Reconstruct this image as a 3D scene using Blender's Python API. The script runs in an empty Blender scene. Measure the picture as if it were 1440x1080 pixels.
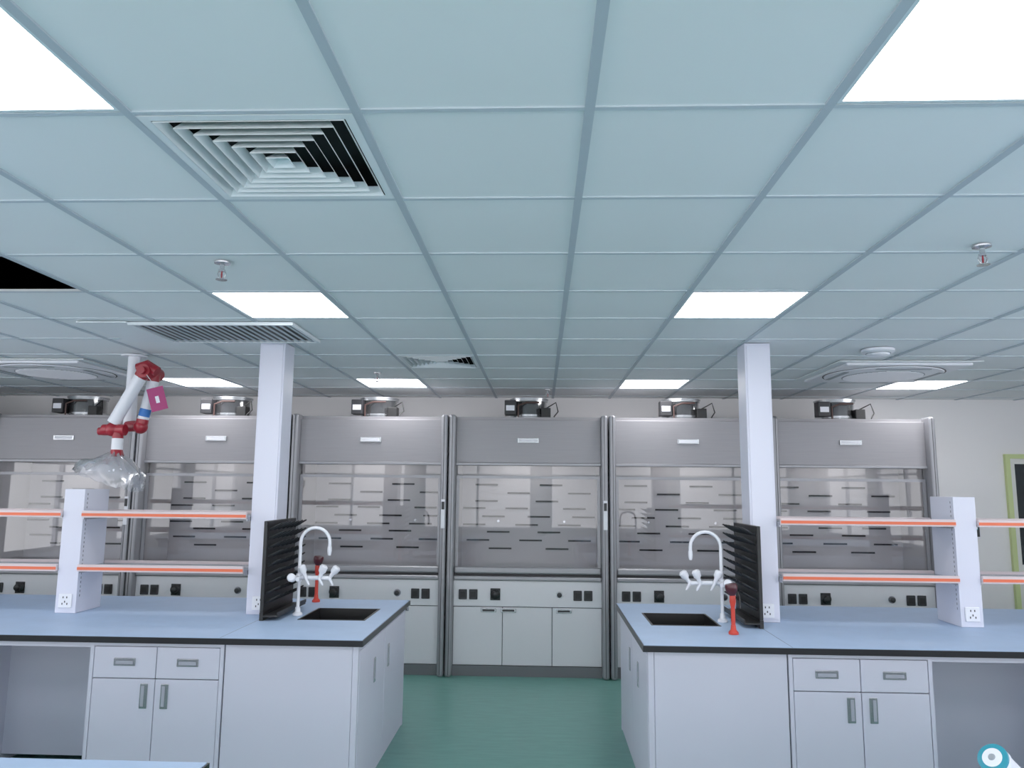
import bpy, bmesh, math, random
from mathutils import Vector, Matrix
random.seed(4)
scene = bpy.context.scene
scene.view_settings.view_transform = 'Standard'
scene.view_settings.look = 'None'
scene.view_settings.exposure = 0.30
scene.view_settings.gamma = 1.12

CAMZ = 1.66
CEIL = 2.623

# ------------------------------------------------------------ materials
def lin(c):
    return tuple(((v/255)/12.92 if v/255 <= 0.04045 else ((v/255+0.055)/1.055)**2.4) for v in c)

def mat(name, rgb, rough=0.5, metal=0.0, var=0.0, scale=3.0, stretch=(1,1,1), bump=0.0, emit=None, spec=0.5):
    m = bpy.data.materials.new(name); m.use_nodes = True
    nt = m.node_tree; b = nt.nodes['Principled BSDF']
    c = lin(rgb)
    b.inputs['Base Color'].default_value = (*c, 1)
    b.inputs['Roughness'].default_value = rough
    b.inputs['Metallic'].default_value = metal
    b.inputs['Specular IOR Level'].default_value = spec
    if emit:
        b.inputs['Emission Color'].default_value = (*lin(emit[0]), 1)
        b.inputs['Emission Strength'].default_value = emit[1]
    if var > 0 or bump > 0:
        tc = nt.nodes.new('ShaderNodeTexCoord'); mp = nt.nodes.new('ShaderNodeMapping')
        mp.inputs['Scale'].default_value = stretch
        nz = nt.nodes.new('ShaderNodeTexNoise'); nz.inputs['Scale'].default_value = scale
        nz.inputs['Detail'].default_value = 5
        nt.links.new(tc.outputs['Object'], mp.inputs['Vector'])
        nt.links.new(mp.outputs['Vector'], nz.inputs['Vector'])
        if var > 0:
            cr = nt.nodes.new('ShaderNodeValToRGB')
            cr.color_ramp.elements[0].position = 0.3; cr.color_ramp.elements[1].position = 0.7
            cr.color_ramp.elements[0].color = (*[v*(1-var) for v in c], 1)
            cr.color_ramp.elements[1].color = (*[min(1, v*(1+var)) for v in c], 1)
            nt.links.new(nz.outputs['Fac'], cr.inputs['Fac'])
            nt.links.new(cr.outputs['Color'], b.inputs['Base Color'])
        if bump > 0:
            bp = nt.nodes.new('ShaderNodeBump'); bp.inputs['Strength'].default_value = bump
            bp.inputs['Distance'].default_value = 0.01
            nt.links.new(nz.outputs['Fac'], bp.inputs['Height'])
            nt.links.new(bp.outputs['Normal'], b.inputs['Normal'])
    return m

def glass(name, tint=(0.9,0.92,0.93), film=0.12, gl=0.5, filmcol=(0.6,0.6,0.62), rough=0.02):
    m = bpy.data.materials.new(name); m.use_nodes = True
    nt = m.node_tree; nt.nodes.clear()
    out = nt.nodes.new('ShaderNodeOutputMaterial')
    tr = nt.nodes.new('ShaderNodeBsdfTransparent'); tr.inputs['Color'].default_value = (*tint, 1)
    g = nt.nodes.new('ShaderNodeBsdfGlossy'); g.inputs['Roughness'].default_value = rough
    m2 = nt.nodes.new('ShaderNodeMixShader')
    fr = nt.nodes.new('ShaderNodeFresnel'); fr.inputs['IOR'].default_value = 1.5
    ad = nt.nodes.new('ShaderNodeMath'); ad.operation = 'MULTIPLY'; ad.inputs[1].default_value = gl; ad.use_clamp = True
    nt.links.new(fr.outputs[0], ad.inputs[0]); nt.links.new(ad.outputs[0], m2.inputs['Fac'])
    if film > 0:
        df = nt.nodes.new('ShaderNodeBsdfDiffuse'); df.inputs['Color'].default_value = (*filmcol, 1)
        m1 = nt.nodes.new('ShaderNodeMixShader'); m1.inputs['Fac'].default_value = film
        nt.links.new(tr.outputs[0], m1.inputs[1]); nt.links.new(df.outputs[0], m1.inputs[2])
        nt.links.new(m1.outputs[0], m2.inputs[1])
    else:
        nt.links.new(tr.outputs[0], m2.inputs[1])
    nt.links.new(g.outputs[0], m2.inputs[2])
    nt.links.new(m2.outputs[0], out.inputs['Surface'])
    return m

M = dict(
 tile = mat('ceiling_tile_mat', (232,236,238), 0.6, var=0.015, scale=1.3),
 tbar = mat('tbar_mat', (178,188,197), 0.5),
 cbar = mat('crossbar_mat', (192,201,209), 0.5),
 lamp = mat('light_panel_mat', (255,255,255), 0.5, emit=((252,252,255), 9.0)),
 lampframe = mat('lamp_frame_mat', (215,225,230), 0.4),
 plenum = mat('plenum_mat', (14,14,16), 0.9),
 wall = mat('wall_mat', (238,236,237), 0.7, var=0.01),
 floor = mat('floor_vinyl_mat', (94,146,136), 0.32, var=0.10, scale=6, stretch=(1,4,1), bump=0.03),
 base = mat('baseboard_mat', (120,125,128), 0.5),
 cab = mat('cabinet_mat', (206,206,223), 0.38, var=0.01),
 cabin = mat('cabinet_inner_mat', (160,163,176), 0.5),
 gap = mat('seam_mat', (84,88,98), 0.7),
 top = mat('benchtop_mat', (166,189,220), 0.5, var=0.03, scale=9),
 edge = mat('bench_edge_mat', (12,14,20), 0.35),
 sink = mat('sink_mat', (12,12,14), 0.4),
 white = mat('white_plastic_mat', (232,233,240), 0.35),
 post = mat('column_mat', (214,215,230), 0.4),
 black = mat('black_plastic_mat', (14,14,16), 0.45),
 dark = mat('dark_grey_mat', (40,40,44), 0.5),
 slot = mat('slot_dark_mat', (20,20,22), 0.8),
 grille = mat('grille_grey_mat', (150,156,162), 0.5),
 hoodal = mat('hood_steel_mat', (152,150,154), 0.50, metal=0.40, var=0.03, scale=4, stretch=(1,1,30)),
 pillar = mat('pillar_aluminium_mat', (150,150,155), 0.38, metal=0.45),
 hoodin = mat('hood_liner_mat', (196,195,198), 0.5),
 baffle = mat('baffle_mat', (200,198,201), 0.6, var=0.02),
 hoodwhite = mat('hood_white_mat', (222,222,227), 0.4),
 kick = mat('kick_mat', (106,108,112), 0.45),
 steel = mat('steel_mat', (190,192,196), 0.25, metal=0.85),
 orange = mat('orange_strip_mat', (226,104,66), 0.45),
 rail = mat('rail_mat', (210,194,196), 0.35),
 shelf = glass('shelf_glass_mat', (0.8,0.86,0.88), 0.35, 0.6, (0.8,0.82,0.85)),
 sash = glass('sash_glass_mat', (0.92,0.92,0.93), 0.0, 0.85),
 bag = glass('plastic_bag_mat', (0.9,0.9,0.92), 0.30, 2.0, (0.8,0.8,0.84), 0.12),
 smoke = glass('damper_body_mat', (0.45,0.45,0.47), 0.35, 4.0, (0.16,0.16,0.17), 0.06),
 red = mat('red_joint_mat', (152,24,40), 0.35),
 burg = mat('eyewash_head_mat', (66,12,24), 0.3),
 redor = mat('eyewash_stem_mat', (196,50,32), 0.4),
 pink = mat('tag_mat', (168,56,112), 0.5),
 blue = mat('label_blue_mat', (40,110,190), 0.5),
 teal = mat('teal_ring_mat', (40,140,160), 0.3),
 brown = mat('motor_mat', (74,50,46), 0.5),
 doorframe = mat('door_frame_mat', (200,214,150), 0.5),
 doorleaf = mat('door_leaf_mat', (228,228,222), 0.5),
 darkglass = mat('dark_glass_mat', (34,40,42), 0.08),
 diff = mat('diffuser_mat', (226,232,236), 0.45),
 hoodfill = mat('hood_fill_mat', (255,255,255), 0.5, emit=((255,252,248), 7.0)),  # glow of the added strip that lifts the hood interior
)

# ------------------------------------------------------------ builder
class B:
    def __init__(s): s.p = {}
    def bm(s, part, m, bevel=0.0):
        if part not in s.p: s.p[part] = [bmesh.new(), m, bevel]
        return s.p[part][0]
    def box(s, part, m, x, y, z, bevel=0.0, mtx=None):
        bm = s.bm(part, m, bevel)
        x0,x1 = sorted(x); y0,y1 = sorted(y); z0,z1 = sorted(z)
        vs = [bm.verts.new((a,b,c)) for a in (x0,x1) for b in (y0,y1) for c in (z0,z1)]
        for f in ((0,1,3,2),(4,6,7,5),(0,4,5,1),(2,3,7,6),(0,2,6,4),(1,5,7,3)):
            bm.faces.new([vs[i] for i in f])
        if mtx is not None:
            for v in vs: v.co = mtx @ v.co
    def lathe(s, part, m, prof, mtx=Matrix.Identity(4), n=24, caps=True):
        bm = s.bm(part, m)
        rings = []
        for r, z in prof:
            rings.append([bm.verts.new(mtx @ Vector((r*math.cos(2*math.pi*i/n), r*math.sin(2*math.pi*i/n), z))) for i in range(n)])
        for a, b in zip(rings, rings[1:]):
            for i in range(n):
                f = bm.faces.new((a[i], a[(i+1)%n], b[(i+1)%n], b[i])); f.smooth = True
        if caps:
            bm.faces.new(list(reversed(rings[0]))); bm.faces.new(rings[-1])
    def tube(s, part, m, pts, r, n=14, caps=True):
        bm = s.bm(part, m)
        pts = [Vector(p) for p in pts]
        rs = r if isinstance(r, (list, tuple)) else [r]*len(pts)
        rings = []; u = None
        for i, p in enumerate(pts):
            t = (pts[min(i+1, len(pts)-1)] - pts[max(i-1, 0)]).normalized()
            if u is None:
                u = t.orthogonal().normalized()
            else:
                u = (u - t*u.dot(t)).normalized()
            w = t.cross(u)
            rings.append([bm.verts.new(p + rs[i]*(math.cos(2*math.pi*k/n)*u + math.sin(2*math.pi*k/n)*w)) for k in range(n)])
        for a, b in zip(rings, rings[1:]):
            for i in range(n):
                f = bm.faces.new((a[i], a[(i+1)%n], b[(i+1)%n], b[i])); f.smooth = True
        if caps:
            bm.faces.new(list(reversed(rings[0]))); bm.faces.new(rings[-1])
    def ball(s, part, m, c, r, sc=(1,1,1)):
        bm = s.bm(part, m)
        mt = Matrix.Translation(c) @ Matrix.Diagonal((*sc, 1))
        res = bmesh.ops.create_uvsphere(bm, u_segments=20, v_segments=12, radius=r, matrix=mt)
        for v in res['verts']:
            for f in v.link_faces: f.smooth = True
    def finish(s, name, locs=((0,0,0),), origin=(0,0,0)):
        meshes = []
        for part, (bm, m, bev) in s.p.items():
            bmesh.ops.translate(bm, verts=bm.verts, vec=-Vector(origin))
            bmesh.ops.recalc_face_normals(bm, faces=bm.faces)
            me = bpy.data.meshes.new(part); bm.to_mesh(me); bm.free()
            me.materials.append(m)
            me.set_sharp_from_angle(angle=math.radians(40))
            meshes.append((part, me, bev))
        out = []
        for loc in locs:
            e = bpy.data.objects.new(name, None); e.empty_display_size = 0.1
            scene.collection.objects.link(e); e.location = Vector(loc) + Vector(origin)
            for part, me, bev in meshes:
                o = bpy.data.objects.new(part, me); scene.collection.objects.link(o); o.parent = e
                if bev > 0:
                    md = o.modifiers.new('bevel', 'BEVEL'); md.width = bev; md.segments = 3
                    md.limit_method = 'ANGLE'; md.angle_limit = math.radians(40)
                    for p in me.polygons: p.use_smooth = False
            out.append(e)
        return out

def single(name, m, boxes, bevel=0.0):
    b = B()
    for x in boxes: b.box(name, m, *x)
    bm = b.p[name][0]
    bmesh.ops.recalc_face_normals(bm, faces=bm.faces)
    me = bpy.data.meshes.new(name); bm.to_mesh(me); bm.free(); me.materials.append(m)
    o = bpy.data.objects.new(name, me); scene.collection.objects.link(o)
    return o

def T(x, y, z): return Matrix.Translation((x, y, z))
def R(a, ax): return Matrix.Rotation(math.radians(a), 4, ax)

# ------------------------------------------------------------ room shell
XL, XR, YB, YF = -6.85, 6.2, 8.03, -3.2
H = 3.2
W0, W1 = .75, 2.50
single('floor', M['floor'], [((XL-.1, XR+.1), (YF-.1, YB+.1), (-.1, 0))])
single('wall_back', M['wall'], [((XL-.12, XR+.12), (YB, YB+.12), (0, H))])
wins_f = [(-5.6,-3.1), (-2.7,-.2), (0.2,2.7), (3.1,5.6)]
wins_added = [(-2.8,-.6), (-.2,2.0), (2.4,4.6)]  # side windows added out of view so more light reaches the ceiling
def walled(name, lo, hi, wins, mk):
    bx = [mk((lo, hi), (0, W0)), mk((lo, hi), (W1, H))]
    xs = [lo] + [v for w in wins for v in w] + [hi]
    for i in range(0, len(xs), 2): bx.append(mk((xs[i], xs[i+1]), (W0, W1)))
    single(name, M['wall'], bx)
walled('wall_front', XL-.12, XR+.12, wins_f, lambda a, z: (a, (YF-.12, YF), z))
walled('wall_left', YF, YB, wins_added, lambda a, z: ((XL-.12, XL), a, z))
walled('wall_right', YF, YB, wins_added, lambda a, z: ((XR, XR+.12), a, z))
wi = 0
def window(a, c, mk, org):
    global wi
    wi += 1
    b = B(); f = .05
    def bx(u, z, d=(.03,.09)): b.box('frame', M['white'], *mk(u, z, d))
    bx((a, c), (W0, W0+f)); bx((a, c), (W1-f, W1))
    for x in (a, (a+c)/2-f/2, c-f): bx((x, x+f), (W0+f, W1-f))
    bx((a+f, c-f), (1.95, 1.99), (.035,.085))
    b.finish('window_%d' % wi, origin=org)
for a, c in wins_f: window(a, c, lambda u, z, d: (u, (YF-d[1], YF-d[0]), z), ((a+c)/2, YF, 1.6))
for a, c in wins_added:  # frames for the added, unseen side windows
    window(a, c, lambda u, z, d: ((XL-d[1], XL-d[0]), u, z), (XL, (a+c)/2, 1.6))
    window(a, c, lambda u, z, d: ((XR+d[0], XR+d[1]), u, z), (XR, (a+c)/2, 1.6))
single('baseboard_back', M['base'], [((XL, 4.7), (YB-.015, YB), (0, .1))])
single('baseboard_left', M['base'], [((XL, XL+.015), (YF, YB-.02), (0, .1))])
single('baseboard_right', M['base'], [((XR-.015, XR), (YF, YB-.02), (0, .1))])

# ------------------------------------------------------------ ceiling
GX0, GY0, G = 0.12, 1.82, 0.6
def cell(ix, iy): return GX0+ix*G, GX0+(ix+1)*G, GY0+iy*G, GY0+(iy+1)*G
lights = [(-3,-1),(1,-1),(-3,3),(1,3),(-3,8),(1,8),(-6,8),(5,8),(-7,3),(5,3),(-7,-1),(5,-1),
          (-3,-5),(1,-5),(-7,-5),(5,-5)]
diffs = [(-2,0),(-2,6)]
hole = [(-5,2)]
skip = set(lights+diffs+hole)
b = B()
for ix in range(-12, 11):
    for iy in range(-9, 11):
        if (ix, iy) in skip: continue
        x0, x1, y0, y1 = cell(ix, iy)
        x0 = max(x0, XL); x1 = min(x1, XR); y0 = max(y0, YF); y1 = min(y1, YB)
        if x1-x0 < .01 or y1-y0 < .01: continue
        b.box('ceiling', M['tile'], (x0+.001, x1-.001), (y0+.001, y1-.001), (CEIL+.002, CEIL+.014))
for ix in range(-11, 11):
    x = GX0+ix*G
    b.box('ceiling_grid_main', M['tbar'], (x-.013, x+.013), (YF, YB), (CEIL-.004, CEIL+.003))
for iy in range(-8, 11):
    y = GY0+iy*G
    b.box('ceiling_grid_cross', M['cbar'], (XL, XR), (y-.009, y+.009), (CEIL-.003, CEIL+.0025))
par = None
for part, (bm, m, bev) in b.p.items():
    bmesh.ops.recalc_face_normals(bm, faces=bm.faces)
    me = bpy.data.meshes.new(part); bm.to_mesh(me); bm.free(); me.materials.append(m)
    o = bpy.data.objects.new(part, me); scene.collection.objects.link(o)
    if par is None: par = o
    else: o.parent = par
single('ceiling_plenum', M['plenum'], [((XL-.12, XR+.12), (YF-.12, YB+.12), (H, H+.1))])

def led_panel():
    b = B(); h = .288
    b.box('diffuser_panel', M['lamp'], (-h+.012, h-.012), (-h+.012, h-.012), (0, .008))
    for sx in (-1, 1):
        b.box('frame', M['lampframe'], (sx*(h-.012), sx*h), (-h, h), (-.002, .02))
        b.box('frame', M['lampframe'], (-h+.012, h-.012), (sx*(h-.012), sx*h), (-.002, .02))
    b.box('housing', M['lampframe'], (-h, h), (-h, h), (.02, .04))
    locs = []
    for ix, iy in lights:
        x0, x1, y0, y1 = cell(ix, iy); locs.append(((x0+x1)/2, (y0+y1)/2, CEIL))
    b.finish('ceiling_light_panel', locs)
led_panel()

def square_diffuser():
    b = B(); h = .288
    def ring(part, m, s0, z0, s1, z1):
        bm = b.bm(part, m)
        t = .003
        A = [(-s0,-s0,z0),(s0,-s0,z0),(s0,s0,z0),(-s0,s0,z0)]
        C = [(-s1,-s1,z1),(s1,-s1,z1),(s1,s1,z1),(-s1,s1,z1)]
        a = [bm.verts.new(v) for v in A]; c = [bm.verts.new(v) for v in C]
        a2 = [bm.verts.new((v[0], v[1], v[2]+t)) for v in A]; c2 = [bm.verts.new((v[0], v[1], v[2]+t)) for v in C]
        for i in range(4):
            j = (i+1)%4
            bm.faces.new((a[i],a[j],c[j],c[i])); bm.faces.new((a2[j],a2[i],c2[i],c2[j]))
            bm.faces.new((a[j],a[i],a2[i],a2[j])); bm.faces.new((c[i],c[j],c2[j],c2[i]))
    ring('flange', M['diff'], h, -.004, h-.026, -.004)
    for k in range(6):
        s = .258-k*.038
        ring('louvres', M['diff'], s, -.006, s-.016, .018)
    ring('centre_plate', M['diff'], .034, -.006, .012, .016)
    b.box('centre_plate', M['diff'], (-.014,.014), (-.014,.014), (.014, .018))
    b.box('throat', M['plenum'], (-h, h), (-h, h), (.10, .11))
    for sx in (-1,1):
        b.box('throat', M['plenum'], (sx*h, sx*(h-.01)), (-h, h), (.0, .10))
        b.box('throat', M['plenum'], (-h, h), (sx*h, sx*(h-.01)), (.0, .10))
    locs = []
    for ix, iy in diffs:
        x0, x1, y0, y1 = cell(ix, iy); locs.append(((x0+x1)/2, (y0+y1)/2, CEIL))
    b.finish('ceiling_air_diffuser', locs)
square_diffuser()

# return grille
b = B()
gx0, gx1, gy0, gy1 = -2.45, -1.46, 4.30, 4.86
z0, z1 = CEIL-.022, CEIL-.004
f = .02
b.box('frame', M['diff'], (gx0, gx0+f), (gy0, gy1), (z0, z1)); b.box('frame', M['diff'], (gx1-f, gx1), (gy0, gy1), (z0, z1))
b.box('frame', M['diff'], (gx0+f, gx1-f), (gy0, gy0+f), (z0, z1)); b.box('frame', M['diff'], (gx0+f, gx1-f), (gy1-f, gy1), (z0, z1))
b.box('backing', M['black'], (gx0+f, gx1-f), (gy0+f, gy1-f), (z1-.002, z1))
n = 21
for i in range(n):
    x = gx0+f+(gx1-gx0-2*f)*(i+.5)/n
    b.box('slats', M['tbar'], (x-.008, x+.008), (gy0+f, gy1-f), (z0+.002, z0+.006))
b.box('border_panel', M['diff'], (gx0-.3, gx0), (gy0-.02, gy1+.02), (CEIL-.012, CEIL-.004))
b.finish('return_air_grille', origin=(-1.98, 4.58, CEIL))

# cassette AC
def cassette(loc):
    b = B(); h = .46
    b.box('outer_frame', M['tile'], (-h-.06, h+.06), (-h-.03, h+.03), (-.012, -.004), .003)
    b.box('panel', M['white'], (-h, h), (-h, h), (-.035, -.012), .02)
    b.lathe('slot_ring', M['dark'], [(.445,-.035),(.445,-.037)], n=48)
    b.lathe('rounded_fascia', M['white'], [(.435,-.035),(.43,-.044),(.36,-.050)], n=48)
    b.lathe('intake', M['grille'], [(.30,-.050),(.30,-.053)], n=40)
    for i in range(-12, 13):
        x = i*.023; L = math.sqrt(max(0, .29**2-x*x))
        if L > .02: b.box('intake_slats', M['white'], (-L, L), (x-.005, x+.005), (-.057, -.053))
    for a in range(4):
        m = R(90*a, 'Z')
        b.box('air_slots', M['grille'], (-.20, .20), (.340, .375), (-.0515, -.0485), mtx=m)
    b.finish('cassette_air_conditioner', [loc])
cassette((2.71, 6.07, CEIL)); cassette((-4.02, 6.07, CEIL))

# smoke detector
b = B()
b.lathe('base', M['white'], [(.105,-.004),(.105,-.02),(.09,-.03)], n=32)
b.lathe('dome', M['white'], [(.075,-.03),(.07,-.045),(.045,-.055),(.01,-.057)], n=32)
b.lathe('slit_ring', M['grille'], [(.079,-.030),(.079,-.034)], n=32)
b.finish('smoke_detector', [(2.28, 5.15, CEIL)])

# sprinklers
b = B()
b.lathe('escutcheon', M['steel'], [(.035,-.004),(.034,-.01),(.015,-.016)])
b.lathe('body', M['steel'], [(.010,-.014),(.010,-.035),(.014,-.037),(.014,-.045),(.006,-.047)])
for s in (-1, 1):
    b.tube('arms', M['steel'], [(s*.012,0,-.04),(s*.018,0,-.055),(s*.012,0,-.072),(0,0,-.078)], .003, n=8)
b.lathe('bulb', M['red'], [(.003,-.046),(.004,-.06),(.003,-.074)], n=10)
b.lathe('deflector', M['steel'], [(.004,-.076),(.024,-.08),(.024,-.082),(.004,-.082)])
b.finish('fire_sprinkler', [(-1.38, 3.12, CEIL), (1.72, 2.93, CEIL), (-1.38, 6.25, CEIL), (.06, 7.3, CEIL)])

# ------------------------------------------------------------ fume hoods
PITCH = 1.476
def hood():
    b = B()
    Y = 7.05; HT = 2.33; w = .738
    for s in (-1, 1):
        b.box('side_panels', M['hoodal'], (s*.70, s*.725), (Y+.07, 7.93), (0, HT))
        b.box('pillars', M['pillar'], (s*.672, s*.732), (Y-.075, Y+.09), (0, HT+.012), .022)
        b.box('pillar_grooves', M['dark'], (s*.697, s*.702), (Y-.0765, Y-.06), (.02, HT))
        b.box('liner', M['hoodin'], (s*.66, s*.67), (Y+.10, 7.62), (.90, 1.95))
    b.box('back_panel', M['hoodal'], (-.70,.70), (7.91, 7.93), (0, HT))
    b.box('roof', M['hoodal'], (-.70,.70), (Y+.05, 7.91), (HT-.03, HT))
    b.box('header_panel', M['hoodal'], (-.672,.672), (Y+.01, Y+.04), (1.90, HT-.03), .004)
    b.box('header_trim', M['pillar'], (-.672,.672), (Y-.005, Y+.045), (1.875, 1.90), .004)
    b.box('liner_top', M['hoodin'], (-.67,.67), (Y+.10, 7.62), (1.95, 1.96))
    b.box('fill_strip', M['hoodfill'], (-.30,.30), (Y+.28, Y+.32), (1.935, 1.95))  # added glowing strip, brightens the baffle and liner behind the sash
    b.box('nameplate', M['steel'], (-.10,.10), (Y-.002, Y+.01), (2.085, 2.13), .003)
    b.box('nameplate_logo', M['white'], (-.085,.085), (Y-.004, Y-.002), (2.094, 2.121))
    b.box('baffle', M['baffle'], (-.66,.66), (7.60, 7.61), (.90, 1.95))
    rows = [(1.70,(-.42,.22)),(1.62,(-.10,.50)),(1.54,(-.42,.18)),(1.47,(-.12,.45,-.54)),(1.39,(-.35,.10,.54)),
            (1.31,(-.54,-.02,.40)),(1.24,(-.30,.20)),(1.16,(-.50,.02,.50)),(1.08,(-.28,.28))]
    for z, cs in rows:
        for c in cs:
            b.box('baffle_slots', M['slot'], (c-.112, c+.112), (7.592, 7.60), (z-.008, z+.008))
    for x in (-.3, .35):
        b.lathe('baffle_fixings', M['steel'], [(.012,0),(.012,.01)], T(x, 7.60, 1.345) @ R(90,'X'), n=10)
    b.box('worktop', M['hoodwhite'], (-.67,.67), (Y+.10, 7.61), (.86, .90))
    b.box('air_foil', M['pillar'], (-.672,.672), (Y-.02, Y+.10), (.835, .875), .012)
    sy = Y+.04
    b.box('sash_glass', M['sash'], (-.64,.64), (sy+.008, sy+.014), (.955, 1.755))
    b.box('upper_glass', M['sash'], (-.67,.67), (sy+.030, sy+.036), (1.76, 1.90))
    for s in (-1, 1):
        b.box('sash_frame', M['pillar'], (s*.64, s*.668), (sy, sy+.022), (.94, 1.78))
    b.box('sash_frame', M['pillar'], (-.64,.64), (sy, sy+.022), (1.755, 1.78))
    b.box('sash_handle', M['pillar'], (-.668,.668), (sy-.05, sy+.022), (.895, .955), .015)
    b.box('sash_handle_shadow_gap', M['dark'], (-.66,.66), (sy+.0, sy+.02), (.876, .894))
    b.box('service_panel', M['hoodwhite'], (-.672,.672), (Y+.01, Y+.03), (.605, .832), .003)
    def sock(x):
        b.box('socket_plates', M['dark'], (x-.038, x+.038), (Y-.004, Y+.01), (.665, .755), .006)
        b.box('socket_faces', M['black'], (x-.022, x+.022), (Y-.007, Y-.004), (.685, .735))
    for x in (-.585, -.49, .455, .55): sock(x)
    b.lathe('gas_valve', M['black'], [(.045,0),(.045,.02),(.03,.03),(.028,.055),(.02,.06)], T(-.29, Y+.01, .715) @ R(90,'X'))
    b.box('gas_valve_plate', M['dark'], (-.335,-.245), (Y+.004, Y+.01), (.66,.765), .006)
    b.lathe('water_valve', M['dark'], [(.022,0),(.022,.03),(.012,.035)], T(.29, Y+.01, .715) @ R(90,'X'))
    b.lathe('water_valve_ring', M['steel'], [(.032,0),(.032,.008)], T(.29, Y+.01, .715) @ R(90,'X'))
    b.box('cabinet_body', M['gap'], (-.672,.672), (Y+.03, 7.9), (.09, .60))
    dw = 1.344/3
    for i in range(3):
        x0 = -.672+i*dw
        b.box('doors', M['hoodwhite'], (x0+.003, x0+dw-.003), (Y+.01, Y+.029), (.095, .598), .003)
    for x in (-.35, -.17, .33):
        b.box('door_handles', M['steel'], (x-.07, x+.07), (Y-.004, Y+.01), (.555,.590), .004)
        b.box('handle_grips', M['dark'], (x-.055, x+.055), (Y-.007, Y-.004), (.564,.581))
    b.box('kick_plate', M['kick'], (-.672,.672), (Y-.0, Y+.03), (0, .09))
    b.box('controller', M['white'], (.685,.722), (Y-.084, Y-.074), (1.30,1.56), .004)
    b.box('controller_screen', M['dark'], (.690,.717), (Y-.087, Y-.083), (1.47,1.54))
    return b.finish('fume_hood', [(-.122+PITCH*k, 0, 0) for k in range(-4, 3)] )
hoods = hood()

# exhaust dampers on hoods
b = B()
b.lathe('base_flange', M['steel'], [(.20,0),(.20,.012)], n=32)
b.lathe('damper_body', M['smoke'], [(.175,.012),(.175,.19)], n=32)
b.lathe('core', M['dark'], [(.11,.012),(.11,.18)], n=24)
for z in (.03, .18):
    b.lathe('steel_rings', M['steel'], [(.176,z-.010),(.182,z-.010),(.182,z+.010),(.176,z+.010)], n=32, caps=False)
b.lathe('top_flange', M['steel'], [(.19,.190),(.19,.20)], n=32)
b.box('actuator_box', M['dark'], (-.23,-.12), (-.22,-.10), (.03,.17), .006)
b.box('actuator_label', M['white'], (-.215,-.135), (-.223,-.22), (.07,.12))
b.tube('pipe', M['brown'], [(-.10,-.2,.0),(-.10,-.2,.12),(-.02,-.2,.15),(.10,-.2,.15)], .008)
b.box('hose_block', M['black'], (.12,.21), (-.20,-.09), (.0,.10), .006)
b.tube('cable', M['black'], [(.17,-.16,.1),(.26,-.2,.15),(.28,-.22,.06),(.24,-.25,.008)], .006)
b.finish('exhaust_damper', [(-.122+PITCH*k+.0, 7.40, 2.331) for k in range(-4, 3)])

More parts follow.
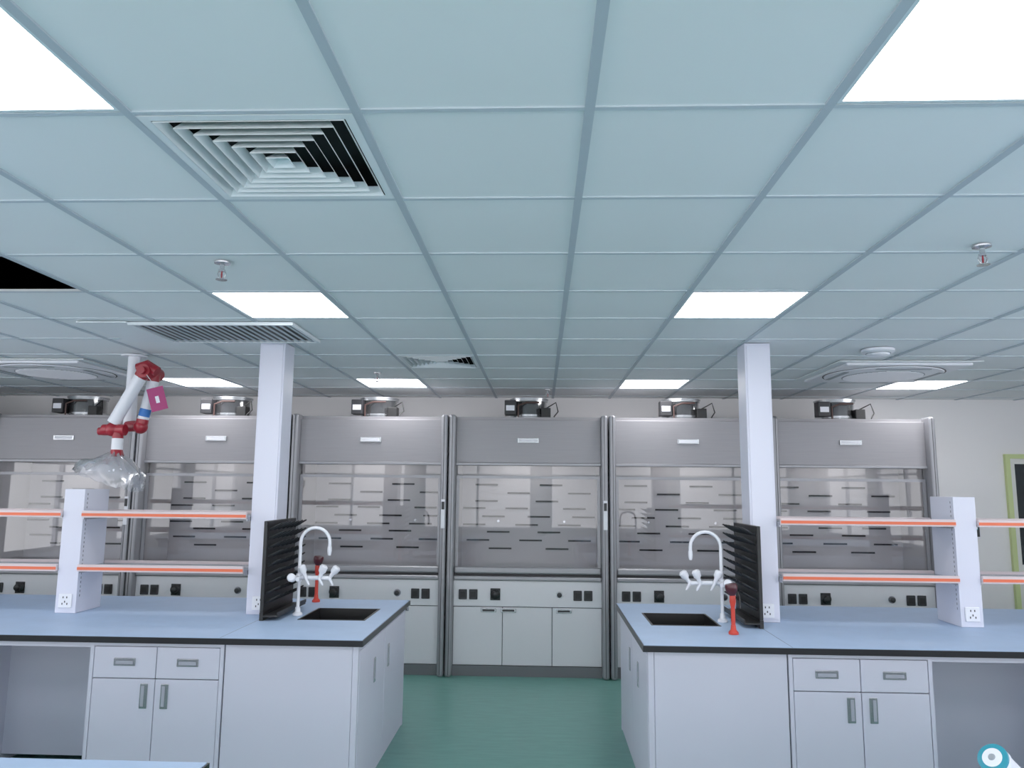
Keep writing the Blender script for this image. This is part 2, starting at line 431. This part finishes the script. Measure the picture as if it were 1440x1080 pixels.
# ------------------------------------------------------------ lab benches
def bench(xe, d, y0, y1, length=5.05, sink=True, name='lab_bench'):
    b = B()
    X = lambda s: xe+d*s
    TZ0, TZ1 = .815, .85
    ym0, ym1 = y0+.60, y0+1.06
    def slab(s0, s1, a, c):
        b.box('worktop_core', M['edge'], (X(s0), X(s1)), (a, c), (TZ0, TZ1-.003))
        e = .006
        a2 = a+e if a == y0 else a; c2 = c-e if c == y1 else c
        s2 = s0+e if s0 == 0 else s0; s3 = s1-e if s1 == length else s1
        b.box('worktop_surface', M['top'], (X(s2), X(s3)), (a2, c2), (TZ1-.003, TZ1))
    if sink:
        s0, s1 = .13, .55
        slab(0, s0, y0, y1); slab(s1, length, y0, y1)
        slab(s0, s1, y0, ym0); slab(s0, s1, ym1, y1)
        t = .012
        b.box('sink_basin', M['sink'], (X(s0), X(s0+t)), (ym0, ym1), (.60, TZ1+.002))
        b.box('sink_basin', M['sink'], (X(s1-t), X(s1)), (ym0, ym1), (.60, TZ1+.002))
        b.box('sink_basin', M['sink'], (X(s0+t), X(s1-t)), (ym0, ym0+t), (.60, TZ1+.002))
        b.box('sink_basin', M['sink'], (X(s0+t), X(s1-t)), (ym1-t, ym1), (.60, TZ1+.002))
        b.box('sink_basin', M['sink'], (X(s0), X(s1)), (ym0, ym1), (.588, .60))
        b.lathe('drain', M['steel'], [(.03,0),(.03,.004)], T(X((s0+s1)/2), (ym0+ym1)/2, .60))
    else:
        slab(0, length, y0, y1)
    b.box('worktop_seams', M['edge'], (X(.78)-.0012, X(.78)+.0012), (y0+.006, y1-.006), (TZ1, TZ1+.0004))
    i0, i1 = y0+.035, y1-.035
    b.box('end_panel', M['gap'], (X(.045), X(.06)), (i0+.02, i1-.02), (.10, TZ0))
    b.box('end_rails', M['cab'], (X(.03), X(.06)), (i0, i0+.03), (.0, TZ0))
    b.box('end_rails', M['cab'], (X(.03), X(.06)), (i1-.03, i1), (.0, TZ0))
    b.box('end_rails', M['cab'], (X(.03), X(.06)), (i0+.03, i1-.03), (TZ0-.03, TZ0))
    b.box('end_rails', M['cab'], (X(.035), X(.06)), (i0+.03, i1-.03), (0, .095))
    ya, yb = i0+.034, i1-.034; n = 2
    for k in range(n):
        p, q = ya+(yb-ya)*k/n+.003, ya+(yb-ya)*(k+1)/n-.003
        b.box('end_doors', M['cab'], (X(.028), X(.045)), (p, q), (.10, TZ0-.033), .003)
        hy = (q-.30) if k == 0 else (p+.10)
        b.box('handle_frames', M['steel'], (X(.022), X(.028)), (hy-.02, hy+.02), (.53, .67), .003)
        b.box('handle_wells', M['cabin'], (X(.020), X(.022)), (hy-.010, hy+.010), (.55, .65))
    b.box('plinth', M['cabin'], (X(.06), X(.76)), (i0+.03, i1-.03), (0, .10))
    for yy, sg in ((i0, 1), (i1, -1)):
        b.box('plain_panels', M['cab'], (X(.062), X(.757)), (yy, yy+sg*.02), (.0, TZ0-.002), .003)
    b.box('seam_backing', M['gap'], (X(.757), X(.765)), (i0+.012, i1-.012), (.02, TZ0))
    def unit(s0, s1):
        b.box('side_gables', M['cab'], (X(s0), X(s0+.02)), (i0, i1), (.0, TZ0))
        b.box('side_gables', M['cab'], (X(s1-.02), X(s1)), (i0, i1), (.0, TZ0))
        b.box('unit_cores', M['gap'], (X(s0+.02), X(s1-.02)), (i0+.02, i1-.02), (.08, TZ0-.012))
        b.box('unit_rails', M['cab'], (X(s0+.02), X(s1-.02)), (i0, i0+.02), (TZ0-.022, TZ0))
        b.box('plinth', M['cabin'], (X(s0+.02), X(s1-.02)), (i0+.05, i1-.05), (0, .08))
        m = (s0+s1)/2
        for p, q, side in ((s0+.023, m-.002, 1), (m+.002, s1-.023, -1)):
            for yy, sg in ((i0, 1), (i1, -1)):
                b.box('drawer_fronts', M['cab'], (X(p), X(q)), (yy, yy+sg*.019), (.626, TZ0-.026), .003)
                b.box('door_fronts', M['cab'], (X(p), X(q)), (yy, yy+sg*.019), (.085, .621), .003)
                c = (p+q)/2
                b.box('handle_frames', M['steel'], (X(c-.060), X(c+.060)), (yy-sg*.006, yy), (.690, .732), .003)
                b.box('handle_wells', M['cabin'], (X(c-.048), X(c+.048)), (yy-sg*.0075, yy-sg*.006), (.700, .717))
                hc = (q-.055) if side == 1 else (p+.055)
                b.box('handle_frames', M['steel'], (X(hc-.021), X(hc+.021)), (yy-sg*.006, yy), (.47, .60), .003)
                b.box('handle_wells', M['cabin'], (X(hc-.003), X(hc+.014)), (yy-sg*.0075, yy-sg*.006), (.482, .588))
    def knee(s0, s1):
        b.box('knee_rails', M['cab'], (X(s0), X(s1)), (i0, i0+.02), (TZ0-.03, TZ0))
        b.box('knee_rails', M['cab'], (X(s0), X(s1)), (i1-.02, i1), (TZ0-.03, TZ0))
        b.box('modesty_panel', M['cab'], (X(s0), X(s1)), ((i0+i1)/2-.2, (i0+i1)/2-.18), (.05, TZ0))
        b.box('modesty_panel', M['cab'], (X(s0), X(s1)), ((i0+i1)/2+.18, (i0+i1)/2+.2), (.05, TZ0))
    unit(.765, 1.505); knee(1.505, 2.30); unit(2.30, 3.04); knee(3.04, 3.93); unit(3.93, length-.03)
    return b.finish(name, origin=(X(length/2), (y0+y1)/2, 0))
BY0, BY1 = 4.17, 5.66
bench(-.95, -1, BY0, BY1)
bench(.54, 1, BY0, BY1)
bench(-.98, -1, .86, 2.345, sink=False)
bench(.54, 1, .87, 2.36, sink=False)

# service columns
def column(x0, x1):
    b = B()
    b.box('column_shaft', M['post'], (x0, x1), (4.93, 5.12), (.851, CEIL-.004), .003)
    b.box('column_cover', M['post'], (x0+.012, x1-.012), (4.922, 4.93), (.87, CEIL-.02), .002)
    b.box('socket_plate', M['white'], ((x0+x1)/2-.043, (x0+x1)/2+.043), (4.912, 4.922), (.88, .966), .004)
    for dx, dz in ((-.012,.945),(.012,.945),(-.016,.905),(.016,.905),(0,.918)):
        b.box('socket_holes', M['dark'], ((x0+x1)/2+dx-.003, (x0+x1)/2+dx+.003), (4.9105, 4.912), (dz-.006, dz+.006))
    b.finish('service_column', origin=((x0+x1)/2, 5.02, .85))
column(-1.885, -1.715); column(1.325, 1.49)

# reagent racks
def rack(xp, ups, xend, d):
    b = B()
    ya, yb = 4.86, 5.16
    for x0, x1 in ups:
        b.box('uprights', M['post'], (x0, x1), (ya+.01, yb-.01), (.851, 1.635), .003)
        cx = (x0+x1)/2
        for fx in (x0, x1):
            for i in range(24):
                z = .95+i*.028
                b.box('slot_strip', M['gap'], (fx-.001, fx+.001), (ya+.04, ya+.045), (z, z+.014))
        b.box('socket_plate', M['white'], (cx-.043, cx+.043), (ya, ya+.01), (.885, .971), .004)
        for dx, dz in ((-.012,.95),(.012,.95),(-.016,.91),(.016,.91),(0,.923)):
            b.box('socket_holes', M['dark'], (cx+dx-.003, cx+dx+.003), (ya-.0015, ya), (dz-.006, dz+.006))
    spans = []; cur = xp
    for x0, x1 in ups:
        near, far = (x0, x1) if d > 0 else (x1, x0)
        spans.append((cur, near)); cur = far
    spans.append((cur, xend))
    for a, c in spans:
        a, c = sorted((a, c))
        for z in (1.475, 1.135):
            b.box('shelf_plates', M['shelf'], (a+.001, c-.001), (ya+.012, yb-.012), (z-.006, z+.004))
            for yy, sg in ((ya-.012, 1), (yb+.012, -1)):
                b.box('shelf_rails', M['rail'], (a+.001, c-.001), (yy, yy+sg*.022), (z-.022, z+.022), .003)
                b.box('orange_strips', M['orange'], (a+.002, c-.002), (yy-sg*.002, yy), (z-.012, z+.006))
            for xx in (a+.001, c-.004):
                b.box('brackets', M['steel'], (xx, xx+.003), (ya+.012, yb-.012), (z-.035, z-.007))
    b.finish('reagent_rack', origin=(ups[0][0], 5.0, .85))
rack(-1.886, [(-3.10,-2.965), (-4.45,-4.315)], -5.8, -1)
rack(1.491, [(2.56,2.695), (3.90,4.035)], 5.4, 1)

# drying racks
def drying(xf, d):
    b = B()
    x0, x1 = xf, xf+d*.022
    b.box('board', M['black'], (x0, x1), (4.70, 5.26), (.90, 1.45), .004)
    b.box('drip_tray', M['black'], (x1, x1+d*.09), (4.70, 5.26), (.872, .884), .003)
    b.box('drip_tray', M['black'], (x1+d*.085, x1+d*.094), (4.70, 5.26), (.884, .905))
    b.box('tray_back', M['black'], (x0, x1), (4.70, 5.26), (.852, .90))
    for r in range(9):
        for c in range(7):
            y = 4.74+c*.08; z = .955+r*.055
            b.tube('pegs', M['black'], [(x1, y, z), (x1+d*.04, y, z+.020), (x1+d*.082, y, z+.044)], [.009,.008,.005], n=8)
    b.finish('drying_rack', origin=(xf, 4.98, 1.15))
drying(-1.713, 1); drying(1.323, -1)

# lab faucets
def faucet(x, y, d):
    b = B(); z = .851
    b.lathe('base', M['white'], [(.030,0),(.030,.012),(.018,.022),(.016,.05)], T(x,y,z))
    pts = [(x,y,z+.03),(x,y,z+.40)]
    for i in range(0, 13):
        a = math.pi*i/12
        pts.append((x+d*(.095-.095*math.cos(a)), y, z+.455+.095*math.sin(a)))
    pts.append((x+d*.19, y, z+.43))
    b.tube('gooseneck', M['white'], pts, .0105)
    b.lathe('nozzle', M['white'], [(.009,0),(.012,.012),(.014,.03),(.013,.055)], T(x+d*.19,y,z+.375))
    b.lathe('collar', M['white'], [(.018,0),(.018,.05)], T(x,y,z+.21))
    b.tube('valve_arm', M['white'], [(x-d*.02,y,z+.235),(x+d*.20,y-.02,z+.235)], .014)
    b.tube('valve_arm', M['white'], [(x,y,z+.235),(x+d*.02,y-.10,z+.235)], .013)
    for (px, py, an) in ((.05,-.02,-25),(.14,-.03,20),(.20,-.01,35)):
        m = T(x+d*px, y+py, z+.235) @ R(an*d, 'Y')
        b.lathe('valve_handles', M['white'], [(.012,0),(.013,.03),(.024,.045),(.026,.075),(.018,.085)], m, n=16)
        m2 = T(x+d*px, y+py-.01, z+.235) @ R(150*d, 'Y')
        b.lathe('hose_nipples', M['white'], [(.011,0),(.008,.02),(.009,.03),(.005,.05)], m2, n=12)
    m = T(x-d*.005, y-.09, z+.235) @ R(75, 'X')
    b.lathe('valve_handles', M['white'], [(.012,0),(.013,.02),(.024,.03),(.026,.06),(.018,.07)], m, n=16)
    b.finish('lab_faucet', origin=(x,y,z))
faucet(-1.55, 4.93, 1); faucet(1.135, 4.93, -1)

# eye wash stations
def eyewash(x, y, lean, up=0.0):
    b = B(); z = .851
    b.lathe('base', M['redor'], [(.028,0),(.028,.012),(.016,.025),(.013,.05)], T(x,y,z))
    b.tube('hose_stem', M['redor'], [(x,y,z+.04),(x,y,z+.16+up)], .012)
    z += up
    b.lathe('spray_grip', M['redor'], [(.012,0),(.018,.03),(.017,.06),(.013,.075)], T(x,y,z+.12))
    b.lathe('spray_head', M['burg'], [(.016,0),(.032,.02),(.036,.05),(.032,.064),(.010,.068)], T(x,y,z+.185) @ R(8*lean,'Y'), n=24)
    b.tube('lever', M['black'], [(x+.02,y-.01,z+.22),(x+.032,y-.03,z+.18),(x+.03,y-.04,z+.12)], .005, n=8)
    b.finish('eyewash_sprayer', origin=(x,y,z-up))
eyewash(-1.60, 5.50, 1, .07); eyewash(1.10, 4.52, -1, .03)

# ------------------------------------------------------------ extraction arm
b = B()
Yc = 5.45; CX = -3.03
b.lathe('ceiling_plate', M['white'], [(.09,-.012),(.09,-.002)], T(CX, Yc, CEIL-.003))
b.tube('ceiling_column', M['white'], [(CX,Yc,CEIL-.01),(CX,Yc,2.10)], .042, n=20)
def tubeseg(part, p, q, r, m): b.tube(part, m, [p, q], r, n=20)
tubeseg('upper_tube', (-2.88,Yc-.10,2.12), (-2.82,Yc-.10,2.42), .038, M['white'])
tubeseg('lower_tube', (-2.87,Yc-.19,2.43), (-3.04,Yc-.19,2.10), .044, M['white'])
b.tube('elbow_joint', M['red'], [(-2.83,Yc-.02,2.47),(-2.83,Yc-.24,2.47)], .048, n=24)
b.ball('elbow_joint', M['red'], (-2.86,Yc-.19,2.445), .048)
b.tube('elbow_joint', M['red'], [(-2.90,Yc-.19,2.50),(-2.83,Yc-.19,2.515),(-2.75,Yc-.19,2.47)], [.028,.040,.036], n=18)
b.tube('elbow_joint', M['red'], [(-2.823,Yc-.10,2.41),(-2.818,Yc-.10,2.46)], .042, n=18)
b.tube('knobs', M['red'], [(-2.83,Yc-.24,2.47),(-2.83,Yc-.27,2.47)], .028, n=12)
b.tube('swivel_joint', M['red'], [(CX,Yc-.02,2.09),(-2.90,Yc-.06,2.09)], .040, n=20)
b.ball('swivel_joint', M['red'], (-2.89,Yc-.10,2.08), .050)
b.tube('swivel_joint', M['red'], [(-2.885,Yc-.10,2.09),(-2.878,Yc-.10,2.135)], .042, n=18)
hx = -3.0
b.tube('hood_joint', M['red'], [(hx-.11,Yc-.19,2.05),(hx+.05,Yc-.19,2.05)], .040, n=20)
b.ball('hood_joint', M['red'], (hx-.04,Yc-.19,2.055), .052)
b.tube('knobs', M['red'], [(hx-.14,Yc-.19,2.04),(hx-.10,Yc-.19,2.04)], .028, n=12)
b.tube('neck', M['red'], [(hx,Yc-.19,2.03),(hx,Yc-.19,1.99)], .036, n=20)
b.tube('neck_ring', M['white'], [(hx,Yc-.19,1.99),(hx,Yc-.19,1.91)], .038, n=20)
b.tube('lower_neck', M['red'], [(hx,Yc-.19,1.91),(hx,Yc-.19,1.86)], [.038,.050], n=20)
b.tube('blue_label', M['blue'], [(-2.873,Yc-.10,2.155),(-2.861,Yc-.10,2.21)], .0388, n=20)
bm = b.bm('plastic_wrapped_hood', M['bag'])
n = 48; prof = [(.045,1.89),(.075,1.865),(.13,1.835),(.19,1.80),(.225,1.765),(.235,1.72),(.22,1.69)]
rings = []
for j, (r, z) in enumerate(prof):
    ring = []
    for i in range(n):
        a = 2*math.pi*i/n
        k = 1+.10*math.sin(5*a+j)*(.3+j*.12)+random.uniform(-.05,.05)
        sag = .07*math.cos(a)*(j/6) if j > 2 else 0
        ring.append(bm.verts.new((hx-.01-.006*j+r*k*math.cos(a), Yc-.19+r*k*math.sin(a)*.8, z-sag+random.uniform(-.012,.012))))
    rings.append(ring)
for p, q in zip(rings, rings[1:]):
    for i in range(n):
        bm.faces.new((p[i], p[(i+1)%n], q[(i+1)%n], q[i]))
b.lathe('inner_hood', M['white'], [(.05,1.86),(.10,1.82),(.16,1.77),(.165,1.755)], T(hx-.02,Yc-.19,0), caps=False)
mt = T(-2.72,Yc-.22,2.27) @ R(-18,'Y') @ R(15,'Z')
b.box('hanging_tag', M['pink'], (-.055,.055), (-.001,.001), (-.085,.085), mtx=mt)
b.box('tag_text', M['white'], (-.012,.012), (-.002,-.001), (-.03,.02), mtx=mt)
b.tube('tag_string', M['white'], [(-2.80,Yc-.24,2.44),(-2.76,Yc-.22,2.38),(-2.745,Yc-.22,2.35)], .002, n=6)
b.finish('fume_extraction_arm', origin=(CX, Yc, CEIL))

# ------------------------------------------------------------ handheld item on front right bench
b = B()
mt = T(1.262, 2.155, .895) @ R(-48, 'Y') @ R(22, 'X')
b.lathe('body', M['white'], [(.030,0),(.034,.02),(.034,.125),(.037,.13),(.037,.145)], mt, n=32)
b.lathe('teal_ring', M['teal'], [(.0375,.145),(.0375,.152),(.031,.154)], mt, n=32)
b.lathe('end_disc', M['white'], [(.031,.153),(.012,.156)], mt, n=32)
b.lathe('centre_button', M['grille'], [(.009,.156),(.007,.159)], mt, n=20)
b.lathe('foot', M['white'], [(.045,0),(.045,.006),(.018,.012),(.016,.03)], T(1.262,2.155,.852))
b.finish('handheld_sensor', origin=(1.262,2.155,.851))

# ------------------------------------------------------------ door, wall switch
b = B()
dx0, dx1, dz = 4.76, 5.72, 2.06
for x in ((dx0, dx0+.045), (dx1-.045, dx1)):
    b.box('frame', M['doorframe'], x, (YB-.04, YB-.001), (0, dz))
b.box('frame', M['doorframe'], (dx0+.045, dx1-.045), (YB-.04, YB-.001), (dz-.045, dz))
b.box('leaf', M['doorleaf'], (dx0+.047, dx1-.047), (YB-.03, YB-.004), (.005, dz-.047))
b.box('glazing', M['darkglass'], (dx0+.09, dx1-.14), (YB-.033, YB-.03), (.95, dz-.10))
b.tube('handle', M['steel'], [(dx1-.11,YB-.031,1.0),(dx1-.11,YB-.08,1.0),(dx1-.22,YB-.08,1.0)], .01, n=10)
b.finish('door_1', origin=((dx0+dx1)/2, YB, 0))
b = B()
b.box('plate', M['dark'], (4.38,4.46), (YB-.02, YB-.001), (1.22,1.34), .004)
b.box('button', M['teal'], (4.40,4.44), (YB-.023, YB-.02), (1.29,1.32))
b.box('wall_box', M['white'], (4.37,4.47), (YB-.012, YB-.001), (1.20,1.36), .003)
b.finish('wall_controller', origin=(4.42,YB,1.28))

# ------------------------------------------------------------ world
w = bpy.data.worlds.new('World'); scene.world = w; w.use_nodes = True
bg = w.node_tree.nodes['Background']
bg.inputs['Color'].default_value = (.95,.96,1.0,1); bg.inputs['Strength'].default_value = 3.2

# ------------------------------------------------------------ camera
F = 1065.0
cd = bpy.data.cameras.new('camera'); cam = bpy.data.objects.new('camera', cd)
scene.collection.objects.link(cam); scene.camera = cam
cd.sensor_fit = 'HORIZONTAL'; cd.sensor_width = 36; cd.lens = F*36/1440; cd.clip_start = .05
dY = Vector((41, -148, -F)).normalized()
hz = Vector((1, -.0090, 0)).normalized()
Z = hz.cross(dY).normalized(); Xv = dY.cross(Z).normalized()
rot = Matrix((Xv, dY, Z))
cam.matrix_world = Matrix.Translation((0, 0, CAMZ)) @ rot.to_4x4()
